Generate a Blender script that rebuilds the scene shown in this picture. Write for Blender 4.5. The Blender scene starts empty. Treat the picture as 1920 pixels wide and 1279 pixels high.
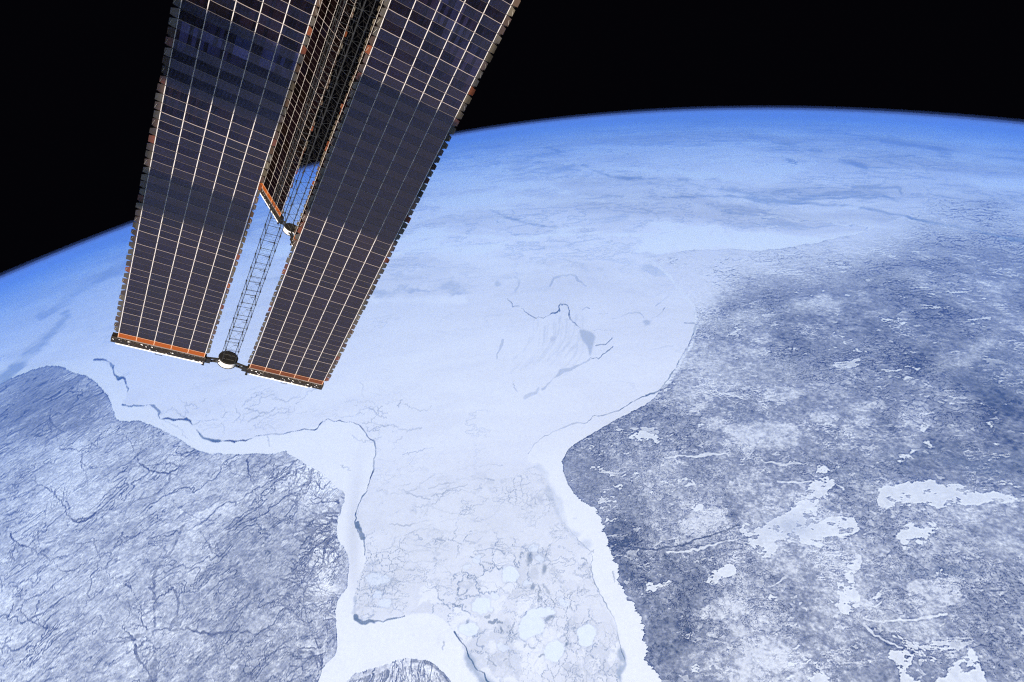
import bpy, math, random
import numpy as np
from mathutils import Matrix, Vector

S = bpy.context.scene
COL = S.collection
rad = math.radians

# ------------------------------------------------------------------ camera
# world axes: x east, y north, z up at the camera; near things in metres,
# the globe is built at 1:100 (radius 63 710, the camera 4 200 above it)
RE, HC = 63710.0, 4200.0
CAM = [[0.9922970659283544, -0.011298022603618618, -0.12336485575408891],
       [0.10192855669883373, 0.6404333762188527, 0.7612198499475787],
       [-0.070406692006312, 0.7679306253237786, -0.6366517512820951]]
FPX = 1111.0                                    # focal length in photo pixels (1920 wide)
cd = bpy.data.cameras.new('camera')
cam = bpy.data.objects.new('camera', cd)
COL.objects.link(cam)
cd.sensor_width = 36.0
cd.lens = FPX / 1920 * 36
cd.clip_start, cd.clip_end = 0.5, 2e5
cam.matrix_world = Matrix([[CAM[0][i], CAM[1][i], -CAM[2][i]] for i in range(3)]).to_4x4()
S.camera = cam

# ------------------------------------------------------------------ space, sun, exposure
world = bpy.data.worlds.new('World')
S.world = world
world.use_nodes = True
bg = world.node_tree.nodes['Background']
bg.inputs['Color'].default_value = (0.45, 0.42, 0.8, 1)
bg.inputs['Strength'].default_value = 0.0012

SUN_EL, SUN_AZ = rad(40), rad(180)
ld = bpy.data.lights.new('sun', 'SUN')
ld.energy = 4.8
ld.angle = rad(0.53)
ld.color = (1.0, 0.865, 0.75)
sun = bpy.data.objects.new('sun', ld)
COL.objects.link(sun)
sd = Vector((math.sin(SUN_AZ) * math.cos(SUN_EL), math.cos(SUN_AZ) * math.cos(SUN_EL), math.sin(SUN_EL)))
sun.rotation_euler = sd.to_track_quat('Z', 'Y').to_euler()

S.view_settings.view_transform = 'Standard'
S.view_settings.look = 'None'
S.view_settings.exposure = 0.98
S.view_settings.gamma = 1
cy = S.cycles
cy.max_bounces = 6
cy.diffuse_bounces = 1
cy.glossy_bounces = 2
cy.volume_bounces = 2
cy.transparent_max_bounces = 24
cy.use_denoising = False
cy.pixel_filter_type = 'BLACKMAN_HARRIS'
cy.filter_width = 1.15
cy.caustics_reflective = False

# ------------------------------------------------------------------ helpers
def tag(o, label=None, cat=None, group=None, kind=None):
    if label: o['label'] = label
    if cat: o['category'] = cat
    if group: o['group'] = group
    if kind: o['kind'] = kind
    return o

def mesh_obj(name, V, F, mats, parent=None, smooth=False, fcol=None, fmat=None, vcol=None):
    me = bpy.data.meshes.new(name)
    V = np.asarray(V, np.float32)
    if isinstance(F, np.ndarray) and F.ndim == 2:
        k = F.shape[1]
        me.vertices.add(len(V)); me.vertices.foreach_set('co', V.ravel())
        me.loops.add(F.size); me.loops.foreach_set('vertex_index', F.astype(np.int32).ravel())
        me.polygons.add(len(F))
        me.polygons.foreach_set('loop_start', np.arange(0, F.size, k, dtype=np.int32))
        try: me.polygons.foreach_set('loop_total', np.full(len(F), k, np.int32))
        except Exception: pass
        if smooth: me.polygons.foreach_set('use_smooth', np.ones(len(F), bool))
        me.update(calc_edges=True)
    else:
        me.from_pydata([tuple(map(float, v)) for v in V], [], [tuple(f) for f in F])
        me.update()
        if smooth:
            me.polygons.foreach_set('use_smooth', np.ones(len(me.polygons), bool))
    for m in (mats if isinstance(mats, (list, tuple)) else [mats]):
        me.materials.append(m)
    if fmat is not None: me.polygons.foreach_set('material_index', np.asarray(fmat, np.int32))
    if fcol is not None:
        a = me.attributes.new('tint', 'FLOAT_COLOR', 'FACE')
        a.data.foreach_set('color', np.asarray(fcol, np.float32).ravel())
    if vcol is not None:
        a = me.attributes.new('tint', 'FLOAT_COLOR', 'POINT')
        a.data.foreach_set('color', np.asarray(vcol, np.float32).ravel())
    o = bpy.data.objects.new(name, me)
    COL.objects.link(o)
    if parent: o.parent = parent
    return o

def mat(name, col=(.5, .5, .5), rough=.6, metal=0., spec=.5, attr=False):
    m = bpy.data.materials.new(name); m.use_nodes = True
    b = m.node_tree.nodes['Principled BSDF']
    b.inputs['Base Color'].default_value = (*col, 1)
    b.inputs['Roughness'].default_value = rough
    b.inputs['Metallic'].default_value = metal
    b.inputs['Specular IOR Level'].default_value = spec
    if attr:
        a = m.node_tree.nodes.new('ShaderNodeAttribute'); a.attribute_name = 'tint'
        m.node_tree.links.new(a.outputs['Color'], b.inputs['Base Color'])
    return m

class MB:
    """collects boxes and bars; build() links them as one mesh object"""
    def __init__(s): s.V = []; s.F = []; s.C = []; s.M = []
    def add(s, V, F, c=(1, 1, 1), m=0):
        n = len(s.V); s.V += [tuple(v) for v in V]
        for f in F: s.F.append(tuple(i + n for i in f)); s.C.append((*c, 1)); s.M.append(m)
    def box(s, x0, x1, y0, y1, z0, z1, c=(1, 1, 1), m=0):
        V = [(x, y, z) for z in (z0, z1) for y in (y0, y1) for x in (x0, x1)]
        s.add(V, [(0, 2, 3, 1), (4, 5, 7, 6), (0, 1, 5, 4), (2, 6, 7, 3), (0, 4, 6, 2), (1, 3, 7, 5)], c, m)
    def bar(s, a, b, r, n=6, c=(1, 1, 1), m=0, r2=None):
        a, b = Vector(a), Vector(b); d = (b - a).normalized()
        u = d.orthogonal().normalized(); w = d.cross(u); r2 = r if r2 is None else r2
        V = [a + (u * math.cos(t) + w * math.sin(t)) * r for t in [2 * math.pi * i / n for i in range(n)]]
        V += [b + (u * math.cos(t) + w * math.sin(t)) * r2 for t in [2 * math.pi * i / n for i in range(n)]]
        F = [(i, (i + 1) % n, (i + 1) % n + n, i + n) for i in range(n)] + [tuple(range(n))[::-1], tuple(range(n, 2 * n))]
        s.add(V, F, c, m)
    def build(s, name, mats, parent=None, tint=False):
        return mesh_obj(name, s.V, s.F, mats, parent, fcol=s.C if tint else None, fmat=s.M)

# ------------------------------------------------------------------ the globe: chart and noise
A_CAM = np.array(CAM)
def px_dir(x, y):
    """photo pixel -> direction (east, north, up) seen from the station"""
    d = np.stack([(np.asarray(x, float) - 960) / FPX, -(np.asarray(y, float) - 639.5) / FPX, np.ones(np.shape(x))], -1)
    d /= np.linalg.norm(d, axis=-1, keepdims=True)
    return d @ A_CAM
ETA_MAX = math.asin(RE / (RE + HC))
NR, NC = 940, 1860
ETA0 = rad(13)
eta = np.concatenate([np.linspace(ETA0, ETA_MAX * .99995, NR - 6), np.full(6, ETA_MAX)])
theta = np.arcsin(np.clip((RE + HC) / RE * np.sin(eta), -1, 1)) - eta
theta[-6:] = theta[NR - 7] + np.arange(1, 7) * rad(.5)
amax = np.interp(np.degrees(eta), [13, 25, 40, 55, 70], [100, 95, 78, 66, 60])
AZC = -5.3
cfrac = np.linspace(-1, 1, NC)
AZ = np.radians(AZC + cfrac[None, :] * amax[:, None])
TH = np.repeat(theta[:, None], NC, 1)
def globe_pt(th, az, r):
    return np.stack([r * np.sin(th) * np.sin(az), r * np.sin(th) * np.cos(az), r * np.cos(th) - RE - HC], -1)
P3 = globe_pt(TH, AZ, RE)
cc = P3 @ A_CAM.T
PX = 960 + FPX * cc[..., 0] / np.maximum(cc[..., 2], 1.)          # chart coordinates: the photo's own pixels
PY = 639.5 - FPX * cc[..., 1] / np.maximum(cc[..., 2], 1.)
PX = np.where(cc[..., 2] > 100, PX, 1e5); PY = np.where(cc[..., 2] > 100, PY, 1e5)
KE = 6371 * TH * np.sin(AZ); KN = 6371 * TH * np.cos(AZ)          # ground kilometres east / north
FOOT = np.gradient(6371 * theta)[:, None] + 0 * KE               # km between rows

def g_index(x, y):
    d = px_dir(x, y); e = np.arccos(np.clip(-d[..., 2], -1, 1)); a = np.degrees(np.arctan2(d[..., 0], d[..., 1]))
    r = (e - ETA0) / (ETA_MAX * .99995 - ETA0) * (NR - 7)
    am = np.interp(np.degrees(e), [13, 25, 40, 55, 70], [100, 95, 78, 66, 60])
    a = (a - AZC + 180) % 360 - 180
    return r, (a / am + 1) / 2 * (NC - 1)

rng = np.random.RandomState(7)
PERM = rng.rand(256, 256).astype(np.float32)
def vnoise(x, y, seed=0):
    x = x + seed * 17.31; y = y + seed * 9.77
    xi = np.floor(x).astype(np.int32); yi = np.floor(y).astype(np.int32)
    fx = (x - xi).astype(np.float32); fy = (y - yi).astype(np.float32)
    fx = fx * fx * fx * (fx * (fx * 6 - 15) + 10); fy = fy * fy * fy * (fy * (fy * 6 - 15) + 10)
    a = PERM[xi & 255, yi & 255]; b = PERM[(xi + 1) & 255, yi & 255]
    c = PERM[xi & 255, (yi + 1) & 255]; d = PERM[(xi + 1) & 255, (yi + 1) & 255]
    return (a * (1 - fx) + b * fx) * (1 - fy) + (c * (1 - fx) + d * fx) * fy * 1.0
def fbm(x, y, lam, octs, seed=0, gain=.55, ridged=False, foot=None):
    """x, y in km; lam = longest wavelength in km; octaves finer than the grid fade out; about -1..1"""
    out = np.zeros(x.shape, np.float32); amp, tot = 1., 0.
    c, s = math.cos(.6), math.sin(.6)
    for k in range(octs):
        n = vnoise(x / lam, y / lam, seed + k * 3.1) * 2 - 1
        if ridged: n = 1 - 2 * np.abs(n) * 1.3
        if foot is not None: n = n * np.clip(lam / foot - 1.15, 0, 1)
        out += amp * n; tot += amp * .75
        amp *= gain; lam /= 2.03; x, y = c * x - s * y, s * x + c * y
    return out / tot
def sstep(a, b, v):
    t = np.clip((v - a) / (b - a), 0, 1); return t * t * (3 - 2 * t)
def worley(x, y, seed=0):
    """distance to the nearest and second nearest jittered cell point"""
    xi = np.floor(x).astype(np.int32); yi = np.floor(y).astype(np.int32)
    d1 = np.full(x.shape, 9., np.float32); d2 = d1.copy(); cid = np.zeros(x.shape, np.float32)
    for i in (-1, 0, 1):
        for j in (-1, 0, 1):
            cx, cy_ = xi + i, yi + j
            jx = PERM[(cx + seed) & 255, cy_ & 255]; jy = PERM[(cx + 91 + seed) & 255, (cy_ + 37) & 255]
            d = np.hypot(cx + jx - x, cy_ + jy - y).astype(np.float32)
            new = d < d1
            d2 = np.where(new, d1, np.minimum(d2, d)); cid = np.where(new, PERM[(cx + 13) & 255, (cy_ + 71) & 255], cid)
            d1 = np.where(new, d, d1)
    return d1, d2, cid

# wobble of the chart, so traced outlines get natural ragged edges
WX = 3.6 * fbm(KE, KN, 36, 6, 1, .74, foot=FOOT); WY = 3.6 * fbm(KE, KN, 36, 6, 2, .74, foot=FOOT)
def unit(f):
    f = f - f[100:-20:7, ::9].mean(); return f / f[100:-20:7, ::9].std()
NZ = unit(fbm(KE, KN, 22, 4, 5, .7, foot=FOOT))
NL = sstep(-1.2, .6, unit(fbm(KE, KN, 30, 3, 6, .6, foot=FOOT)))
RS = np.hypot(np.gradient(PX, axis=0), np.gradient(PY, axis=0)).clip(.05, 20)
CS = np.hypot(np.gradient(PX, axis=1), np.gradient(PY, axis=1)).clip(.05, 20)
def veins(n, w=1.6):
    """thin lines of even width (photo pixels) along the zero crossings of a field"""
    g = np.hypot(np.gradient(n, axis=0) / RS, np.gradient(n, axis=1) / CS)
    return 1 - sstep(w * .3, w, np.abs(n) / (g + 1e-5))
def curve(p, n=4, closed=False):
    """Catmull-Rom through the traced points"""
    p = np.array(p, float)
    if len(p) < 3: return p
    q = np.vstack([p[-1], p, p[0], p[1]]) if closed else np.vstack([2 * p[0] - p[1], p, 2 * p[-1] - p[-2]])
    out = []
    for i in range(1, len(q) - 2):
        a, b, c, d = q[i - 1:i + 3]
        for t in np.arange(n) / n:
            out.append(.5 * (2 * b + (c - a) * t + (2 * a - 5 * b + 4 * c - d) * t * t + (3 * b - 3 * c + d - a) * t ** 3))
    if not closed: out.append(p[-1])
    return np.array(out)

def poly_mask(pts, wob=1.0):
    p = curve(pts, 3, True)
    if wob: X_, Y_ = PX + WX * wob, PY + WY * wob
    else: X_, Y_ = PX, PY
    x0, y0 = p.min(0) - 25; x1, y1 = p.max(0) + 25
    inb = (PX > x0) & (PX < x1) & (PY > y0) & (PY < y1)
    rr = np.where(inb.any(1))[0]; out = np.zeros(PX.shape, bool)
    if not len(rr): return out
    c_ = np.where(inb.any(0))[0]
    sl = (slice(rr[0], rr[-1] + 1), slice(c_[0], c_[-1] + 1))
    xs, ys = X_[sl], Y_[sl]; r = np.zeros(xs.shape, bool)
    q = np.roll(p, -1, 0)
    for (ax, ay), (bx, by) in zip(p, q):
        if ay == by: continue
        c = ((ay > ys) != (by > ys)) & (xs < (bx - ax) * (ys - ay) / (by - ay) + ax)
        r ^= c
    out[sl] = r & inb[sl]
    return out

def stamp(field, pts, width, strength=1.0, soft=1.0, wob=1.0, jag=0.0, seed=0, taper=False):
    """raise `field` to `strength` along a traced line (points and widths in photo pixels)"""
    pts = list(curve(pts, 3))
    if jag:
        r = random.Random(seed * 977 + 5); fine = [pts[0]]
        for a, b in zip(pts, pts[1:]):
            n = max(1, int(np.hypot(*(b - a)) / 6))
            for i in range(1, n + 1):
                fine.append(a + (b - a) * i / n + np.array([r.gauss(0, jag), r.gauss(0, jag)]))
        pts = fine
    L = len(pts) - 1
    for i, (a, b) in enumerate(zip(pts, pts[1:])):
        w = width * ((1 - i / L) * .75 + .25 if taper else 1.)
        m = w * .5 + soft + 3 + 3 * wob
        x0, x1 = min(a[0], b[0]) - m, max(a[0], b[0]) + m
        y0, y1 = min(a[1], b[1]) - m, max(a[1], b[1]) + m
        gx = np.array([x0, x1, x0, x1, (x0 + x1) / 2]); gy = np.array([y0, y0, y1, y1, (y0 + y1) / 2])
        r_, c_ = g_index(gx, gy)
        r0, r1 = max(0, int(r_.min()) - 1), min(NR, int(r_.max()) + 3)
        c0, c1 = max(0, int(c_.min()) - 1), min(NC, int(c_.max()) + 3)
        if r1 <= r0 or c1 <= c0: continue
        sl = (slice(r0, r1), slice(c0, c1))
        x = PX[sl] + WX[sl] * wob - a[0]; y = PY[sl] + WY[sl] * wob - a[1]
        d = b - a; l2 = max(1e-6, d @ d)
        t = np.clip((x * d[0] + y * d[1]) / l2, 0, 1)
        dist = np.hypot(x - t * d[0], y - t * d[1]) + .3 * w * NZ[sl]
        v = strength * ((.35 + .65 * NL[sl]) if width < 1.7 else (.7 + .3 * NL[sl])) * (1 - sstep(w * .5 - soft * .5, w * .5 + soft, dist))
        field[sl] = np.maximum(field[sl], v)

def blob(field, x, y, rx, ry, strength=1., soft=.5, ang=0., wob=1.5):
    m = max(rx, ry) * 1.6 + 6
    gx = np.array([x - m, x + m, x - m, x + m]); gy = np.array([y - m, y - m, y + m, y + m])
    r_, c_ = g_index(gx, gy)
    r0, r1 = max(0, int(r_.min()) - 1), min(NR, int(r_.max()) + 3)
    c0, c1 = max(0, int(c_.min()) - 1), min(NC, int(c_.max()) + 3)
    if r1 <= r0 or c1 <= c0: return
    sl = (slice(r0, r1), slice(c0, c1))
    dx = PX[sl] + WX[sl] * wob - x; dy = PY[sl] + WY[sl] * wob - y
    c, s = math.cos(ang), math.sin(ang)
    d = np.hypot((dx * c + dy * s) / rx, (-dx * s + dy * c) / ry)
    field[sl] = np.maximum(field[sl], strength * (1 - sstep(1 - soft, 1 + soft, d)))

# ------------------------------------------------------------------ traced coastlines (photo pixels)
WEST = [(-300, 800), (-60, 735), (0, 718), (55, 697), (100, 688), (130, 695), (165, 707), (192, 727), (205, 747), (210, 765), (217, 782),
        (240, 789), (260, 788), (287, 797), (320, 815), (345, 830), (367, 842), (395, 850), (430, 852), (470, 850), (505, 852),
        (535, 849), (542, 855), (565, 867), (590, 880), (615, 895), (632, 915), (645, 930), (638, 955), (632, 985), (637, 1015),
        (650, 1035), (654, 1070), (650, 1100), (637, 1120), (631, 1150), (632, 1190), (632, 1220), (625, 1235), (607, 1252),
        (597, 1279), (560, 1400), (500, 1900), (-1400, 1900), (-1400, 1200)]
ISLE = [(640, 1310), (651, 1279), (666, 1262), (687, 1256), (708, 1252), (734, 1241), (763, 1234), (801, 1238), (822, 1252),
        (835, 1265), (843, 1279), (860, 1330), (800, 1380), (690, 1380)]
EAST = [(1300, 1900), (1262, 1400), (1241, 1279), (1235, 1262), (1214, 1246), (1210, 1216), (1203, 1170), (1189, 1144), (1180, 1119),
        (1159, 1102), (1155, 1073), (1147, 1035), (1140, 1010), (1132, 976), (1117, 951), (1096, 942), (1081, 932), (1071, 921),
        (1062, 900), (1056, 879), (1054, 862), (1060, 850), (1077, 833), (1100, 820), (1126, 805), (1155, 786), (1180, 774),
        (1205, 760), (1223, 746), (1256, 705), (1280, 668), (1297, 638), (1308, 618), (1305, 605), (1300, 574), (1283, 554),
        (1263, 527), (1240, 504), (1213, 487), (1290, 470), (1400, 470), (1500, 460), (1600, 440), (1640, 425), (1700, 405),
        (1745, 385), (1780, 375), (1850, 378), (2000, 390), (2400, 440), (3200, 700), (3600, 1900)]
WOB_E = 1.0
m_west = poly_mask(WEST, 1.5)
m_isle = poly_mask(ISLE, 2.2)
m_east = poly_mask(EAST, 1.5)
# toothed forest edge along the eastern bay shore
teeth = fbm(KE * .6, KN * 2.6, 16, 6, 9, .82, foot=FOOT)
tx = PX + (13 * teeth + 1.5 * NZ) * sstep(890, 960, PY)
strip = (PX > 1060) & (PX < 1290) & (PY > 880) & (PY < 1420)
pe = np.array([p for p in EAST[1:20]])
xe = np.interp(PY, pe[::-1, 1], pe[::-1, 0])
m_east = np.where(strip, tx > xe, m_east)

# ------------------------------------------------------------------ ground colours
def lerp(a, b, t): return a + (b - a) * t[..., None]
ICE = np.array([.83, .81, .84]); FAST = np.array([.93, .905, .91]); PACK = np.array([.80, .78, .78])
LEAD = np.array([.045, .095, .115]); GREYICE = np.array([.33, .38, .44])
n1 = fbm(KE, KN, 260, 7, 11, .5, foot=FOOT)
n2 = fbm(KE, KN, 90, 6, 12, .6, foot=FOOT)
n3 = fbm(KE, KN, 30, 5, 13, .7, foot=FOOT)
ice = np.broadcast_to(ICE, PX.shape + (3,)).astype(np.float32).copy()
ice *= (1 + .05 * n1 + .03 * n2 + .018 * n3)[..., None]
# landfast ice belts: whiter, between the shore and the flaw lead
FASTW = [(-200, 700), (60, 690), (120, 677), (178, 676), (210, 690), (238, 715), (236, 745), (231, 760), (265, 762), (295, 770), (303, 786),
         (350, 789), (370, 812), (390, 826), (440, 829), (480, 820), (540, 813), (602, 797), (615, 789), (650, 791), (672, 797),
         (687, 815), (702, 840), (701, 870), (690, 912), (675, 940), (665, 985), (680, 1010), (686, 1050), (668, 1095), (664, 1150),
         (672, 1166), (700, 1166), (740, 1158), (790, 1148), (830, 1160), (855, 1195), (880, 1240), (905, 1290), (960, 1400), (400, 1400), (-400, 1000)]
FASTE = [(988, 860), (1008, 828), (1060, 803), (1110, 785), (1185, 755), (1260, 700), (1340, 800), (1400, 1400), (1178, 1400), (1166, 1240), (1155, 1175),
         (1120, 1105), (1108, 1060), (1105, 1030), (1080, 1008), (1056, 980), (1044, 950), (1036, 925), (1025, 900), (1008, 876)]
JAMES = [(690, 800), (760, 850), (860, 840), (940, 860), (1010, 872), (1035, 920), (1050, 960), (1085, 1008), (1110, 1035), (1112, 1070),
         (1125, 1110), (1145, 1148), (1160, 1180), (1168, 1240), (1190, 1400), (950, 1400), (870, 1230), (850, 1190), (800, 1150), (700, 1168),
         (664, 1160), (660, 1090), (680, 1050), (662, 985), (680, 930), (700, 860)]
def soften(m, it=2):
    f = np.array(m, np.float32)
    for _ in range(it):
        f = (f + np.roll(f, 1, 0) + np.roll(f, -1, 0) + np.roll(f, 1, 1) + np.roll(f, -1, 1)) / 5
    return f
FAST_T = 1
f_fast = np.maximum(soften(poly_mask(FASTW, .7), 2), soften(poly_mask(FASTE, .8), 4) * sstep(760, 880, PY + 0 * PX))
f_james = soften(poly_mask(JAMES, 1.), 12) * sstep(800, 960, PY + .15 * (PX - 900) + 25 * n2)
ice = lerp(ice, PACK, f_james * .8 * (1 - f_fast))
ice = lerp(ice, FAST, f_fast * (.9 + .1 * n1))
ice = lerp(ice, PACK * .93, f_fast * np.clip(.9 * np.exp(-(((PX - 662 - .0006 * (PY - 1010) ** 2) / 13) ** 2 + ((PY - 1000) / 120) ** 2)) + .35 * sstep(.2, .9, n2 + .4 * n3), 0, 1))
# brighter smooth heart of the bay
core = np.exp(-(((PX - 800) / 330) ** 2 + ((PY - 720) / 170) ** 2))
ice = lerp(ice, np.array([.90, .88, .89]), np.clip(core * .8, 0, 1) * (1 - f_fast) * (1 - f_james))
# pack ice in the narrow bay: floes, brash and fine cracks
wsm = fbm(KE, KN, 9, 4, 14, .8, foot=FOOT); wsn = fbm(KE, KN, 9, 4, 15, .8, foot=FOOT)
wx_, wy_ = KE + 7 * n3 + 4.5 * wsm, KN + 7 * n2 + 4.5 * wsn
dens = f_james * (1 - f_fast)
south = sstep(1000, 1120, PY)
d1, d2, cid = worley(wx_ / 16, wy_ / 16, 3)
rim = veins(d2 - d1, 2.1)
patchy = sstep(.1, .8, n2 + .5 * n3 + .5 * wsm + .30 * south - .1)
mid_ = sstep(880, 1020, PY)
ice = lerp(ice, GREYICE * .8, dens * rim * patchy * (.2 + .7 * mid_))
e1, e2, eid = worley((KE + 2.5 * wsm) / 6, (KN + 2.5 * wsn) / 6, 8)
rim2 = veins(e2 - e1, 1.6)
patch2 = sstep(.0, .55, fbm(KE, KN, 60, 5, 31, .7, foot=FOOT) + .45 * south - .1)
ice = lerp(ice, GREYICE * .7, dens * rim2 * patch2 * .75)
ice = lerp(ice, FAST, dens * sstep(.55, .8, cid) * (1 - rim) * (.3 + .7 * south) * .6)
ice = lerp(ice, PACK * .86, dens * sstep(.0, .3, .3 - cid) * (1 - rim) * south * .5)
brash = sstep(.35, .85, n3 + .8 * wsm + .25 * south)
ice = lerp(ice, np.array([.50, .51, .54]), dens * brash * .42)
hc = veins(fbm(KE + 14 * n2 + 5 * wsm, KN * 2.2 + 16 * n1 + 5 * wsn, 60, 5, 51, .62, foot=FOOT), 1.5)
hm = sstep(.05, .5, fbm(KE, KN, 45, 3, 53, .6))
ice = lerp(ice, GREYICE * .8, dens * hc * hm * .55)
hc2 = veins(fbm(KE + 5 * wsm, KN * 1.6 + 5 * wsn, 28, 5, 54, .7, foot=FOOT), 1.3)
ice = lerp(ice, GREYICE * .8, dens * hc2 * sstep(.1, .5, fbm(KE, KN, 35, 3, 55, .6)) * .45)
rv = veins(fbm(KE + 18 * n2 + 5 * wsm, KN * 1.8 + 18 * n1 + 5 * wsn, 70, 6, 57, .62, foot=FOOT), 1.5)
ice = lerp(ice, GREYICE, rv * (1 - f_fast) * (1 - dens) * sstep(.1, .7, fbm(KE, KN, 110, 3, 58, .6)) * sstep(480, 640, PY) * .30)
ws_ = unit(fbm(KE * .7 + 20 * n2, KN * 2. + 20 * n1, 55, 6, 59, .7, foot=FOOT))
ice *= (1 + .018 * ws_ * (1 - f_fast) - .02 * sstep(.5, 2.5, ws_))[..., None]
# crack field off the western shore
hub = veins(fbm(KE + 15 * n2 + 5 * wsm, KN * 1.6 + 15 * n1 + 5 * wsn, 40, 6, 52, .66, foot=FOOT), 1.4) * sstep(-.1, .4, fbm(KE, KN, 30, 3, 56, .6))
reg = np.exp(-(((PX - 420) / 190) ** 2 + ((PY - 770 + .12 * (PX - 420)) / 38) ** 2)) + np.exp(-(((PX - 700) / 60) ** 2 + ((PY - 800) / 45) ** 2))
ice = lerp(ice, GREYICE * .8, np.clip(reg, 0, 1) * hub * .55 * (1 - f_fast))

dark = np.zeros(PX.shape, np.float32); grey = dark.copy(); white = dark.copy()
LEADS = [
 (dark, [(175, 676), (200, 680), (212, 695), (220, 707), (232, 712), (239, 725), (241, 737)], 4.5, .75, 2.5, .8),
 (dark, [(231, 758), (250, 760), (265, 761), (282, 760), (295, 767), (302, 785), (330, 786), (350, 787), (362, 797), (370, 812), (387, 824),
         (410, 826), (440, 828)], 4.0, .85, 1.5, .5),
 (dark, [(440, 828), (460, 826), (480, 819), (510, 814), (540, 812), (560, 807), (590, 805), (602, 796), (615, 788), (650, 791),
         (672, 797), (687, 815), (702, 837), (702, 860), (697, 890), (687, 920)], 1.8, .75, 1.3, .5),
 (dark, [(687, 920), (675, 940), (667, 965), (665, 985), (672, 998), (682, 1012), (685, 1040)], 3.0, .7, 2.0, .6),
 (dark, [(668, 982), (672, 990), (678, 1000), (682, 1010)], 9, .85, 3, .5),
 (dark, [(668, 1155), (675, 1168), (690, 1166), (700, 1167)], 8, .8, 2.5, .6),
 (dark, [(700, 1166), (725, 1161), (759, 1153)], 2.5, .7, 1.5, .5),
 (grey, [(666, 1120), (664, 1150)], 4, .5, 3, .8),
 (dark, [(852, 1187), (862, 1200), (873, 1216), (890, 1246), (905, 1262), (915, 1280)], 2.5, .7, 2, .8),
 (grey, [(880, 1235), (895, 1262), (912, 1290)], 14, .75, 8, 1.),
 (grey, [(1008, 875), (1022, 887), (1029, 909), (1039, 925), (1046, 951), (1058, 980), (1084, 1010)], 8, .28, 6, 1.),
 (dark, [(1058, 980), (1084, 1010), (1107, 1031), (1109, 1069), (1121, 1107), (1143, 1145), (1157, 1178), (1164, 1212), (1172, 1241)], 1.3, .5, 1.3, .6),
 (grey, [(1164, 1220), (1172, 1245), (1160, 1262), (1168, 1290)], 8, .75, 5, 1.2),
 (dark, [(991, 850), (1008, 828), (1029, 816), (1058, 803), (1079, 793), (1100, 794), (1113, 782), (1143, 776), (1168, 765), (1185, 753), (1210, 742)], 1.5, .6, 1.3, .4),
 (dark, [(1210, 742), (1236, 728), (1256, 705), (1280, 668), (1297, 640), (1306, 612)], 3.2, .75, 2.4, .8),
 (dark, [(1285, 607), (1313, 607), (1350, 603), (1400, 595)], 1.5, .6, 1.5, .4),
 (dark, [(974, 578), (991, 588), (1004, 596), (1018, 595), (1034, 589), (1048, 583), (1048, 573), (1056, 570), (1066, 578), (1068, 594), (1078, 606), (1087, 616)], 1.6, .65, 1.2, .2),
 (grey, [(1105, 672), (1095, 682), (1068, 692), (1048, 702), (1031, 717), (1018, 729)], 4, .5, 2, .4),
 (grey, [(984, 746), (1004, 736), (1010, 728)], 3, .4, 2, .4),
 (dark, [(1105, 670), (1122, 674), (1135, 662), (1149, 648)], 1.5, .55, 1.2, .4),
 (dark, [(1118, 647), (1135, 645), (1149, 635)], 1.4, .5, 1.2, .4),
 (dark, [(1112, 622), (1128, 618), (1150, 620)], 1.0, .35, 1.2, .6),
 (grey, [(1031, 537), (1038, 522), (1055, 516), (1075, 516), (1085, 526), (1098, 537)], 2, .5, 1.5, .3),
 (grey, [(1149, 598), (1179, 588), (1199, 587), (1208, 598)], 1.8, .6, 1.2, .3),
 (dark, [(1219, 603), (1236, 591), (1248, 578)], 1.3, .5, 1.2, .4),
 (grey, [(1229, 574), (1240, 566), (1253, 556)], 1.2, .5, 1.2, .4),
 (dark, [(1092, 581), (1098, 579), (1105, 580)], 1.3, .4, 1.2, .2), (dark, [(1125, 589), (1132, 587), (1139, 589)], 1.3, .4, 1.2, .2),
 (dark, [(944, 519), (952, 521), (961, 520)], 1.6, .5, 1.3, .3), (grey, [(966, 520), (974, 526), (972, 536), (967, 547)], 2.5, .5, 2, .4),
 (dark, [(952, 561), (956, 568), (961, 573), (972, 573)], 1.2, .45, 1.2, .4),
 (grey, [(942, 638), (938, 655), (932, 672)], 1.8, .45, 1.5, .6),
 (grey, [(964, 500), (969, 496)], 5, .55, 3, .4), (grey, [(932, 531), (934, 532)], 6, .6, 4, .3),
 (dark, [(962, 716), (966, 726), (972, 733)], 1.2, .4, 1.3, .6),
 (grey, [(1262, 480), (1272, 470)], 1, .0, 1, .4),
]
for i, (f, pts, w, st, soft, wob) in enumerate(LEADS):
    if f is dark: stamp(f, pts, w * .75, min(1, st * 1.35), soft * .55, wob + .5, jag=1.0, seed=i)
    else: stamp(f, pts, w, st, soft, wob, jag=.7, seed=i)
for p in ([(1088, 618), (1115, 628), (1112, 648), (1106, 668), (1102, 650), (1092, 638)],):
    grey = np.maximum(grey, soften(poly_mask(p, .3), 3) * .6)
blob(grey, 1212, 605, 7, 5, .55, .5)
for x, y, rx, ry in ((1033, 925, 8, 12), (1078, 1000, 9, 6), (1100, 1018, 10, 8), (1046, 960, 5, 9)): blob(grey, x, y, rx, ry, .3, .6)
# swept ridges in the ice east of the centre
for k in range(16):
    r_ = random.Random(k + 40); x = 968 + k * 7 + r_.uniform(-3, 3); y = 640 + r_.uniform(-18, 20)
    stamp(grey, [(x + 26, y - 32), (x + 22, y), (x + 6, y + 26), (x - 12, y + 44)], 2.2, r_.uniform(.10, .26), 2, .8, jag=.8, seed=k)
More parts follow.
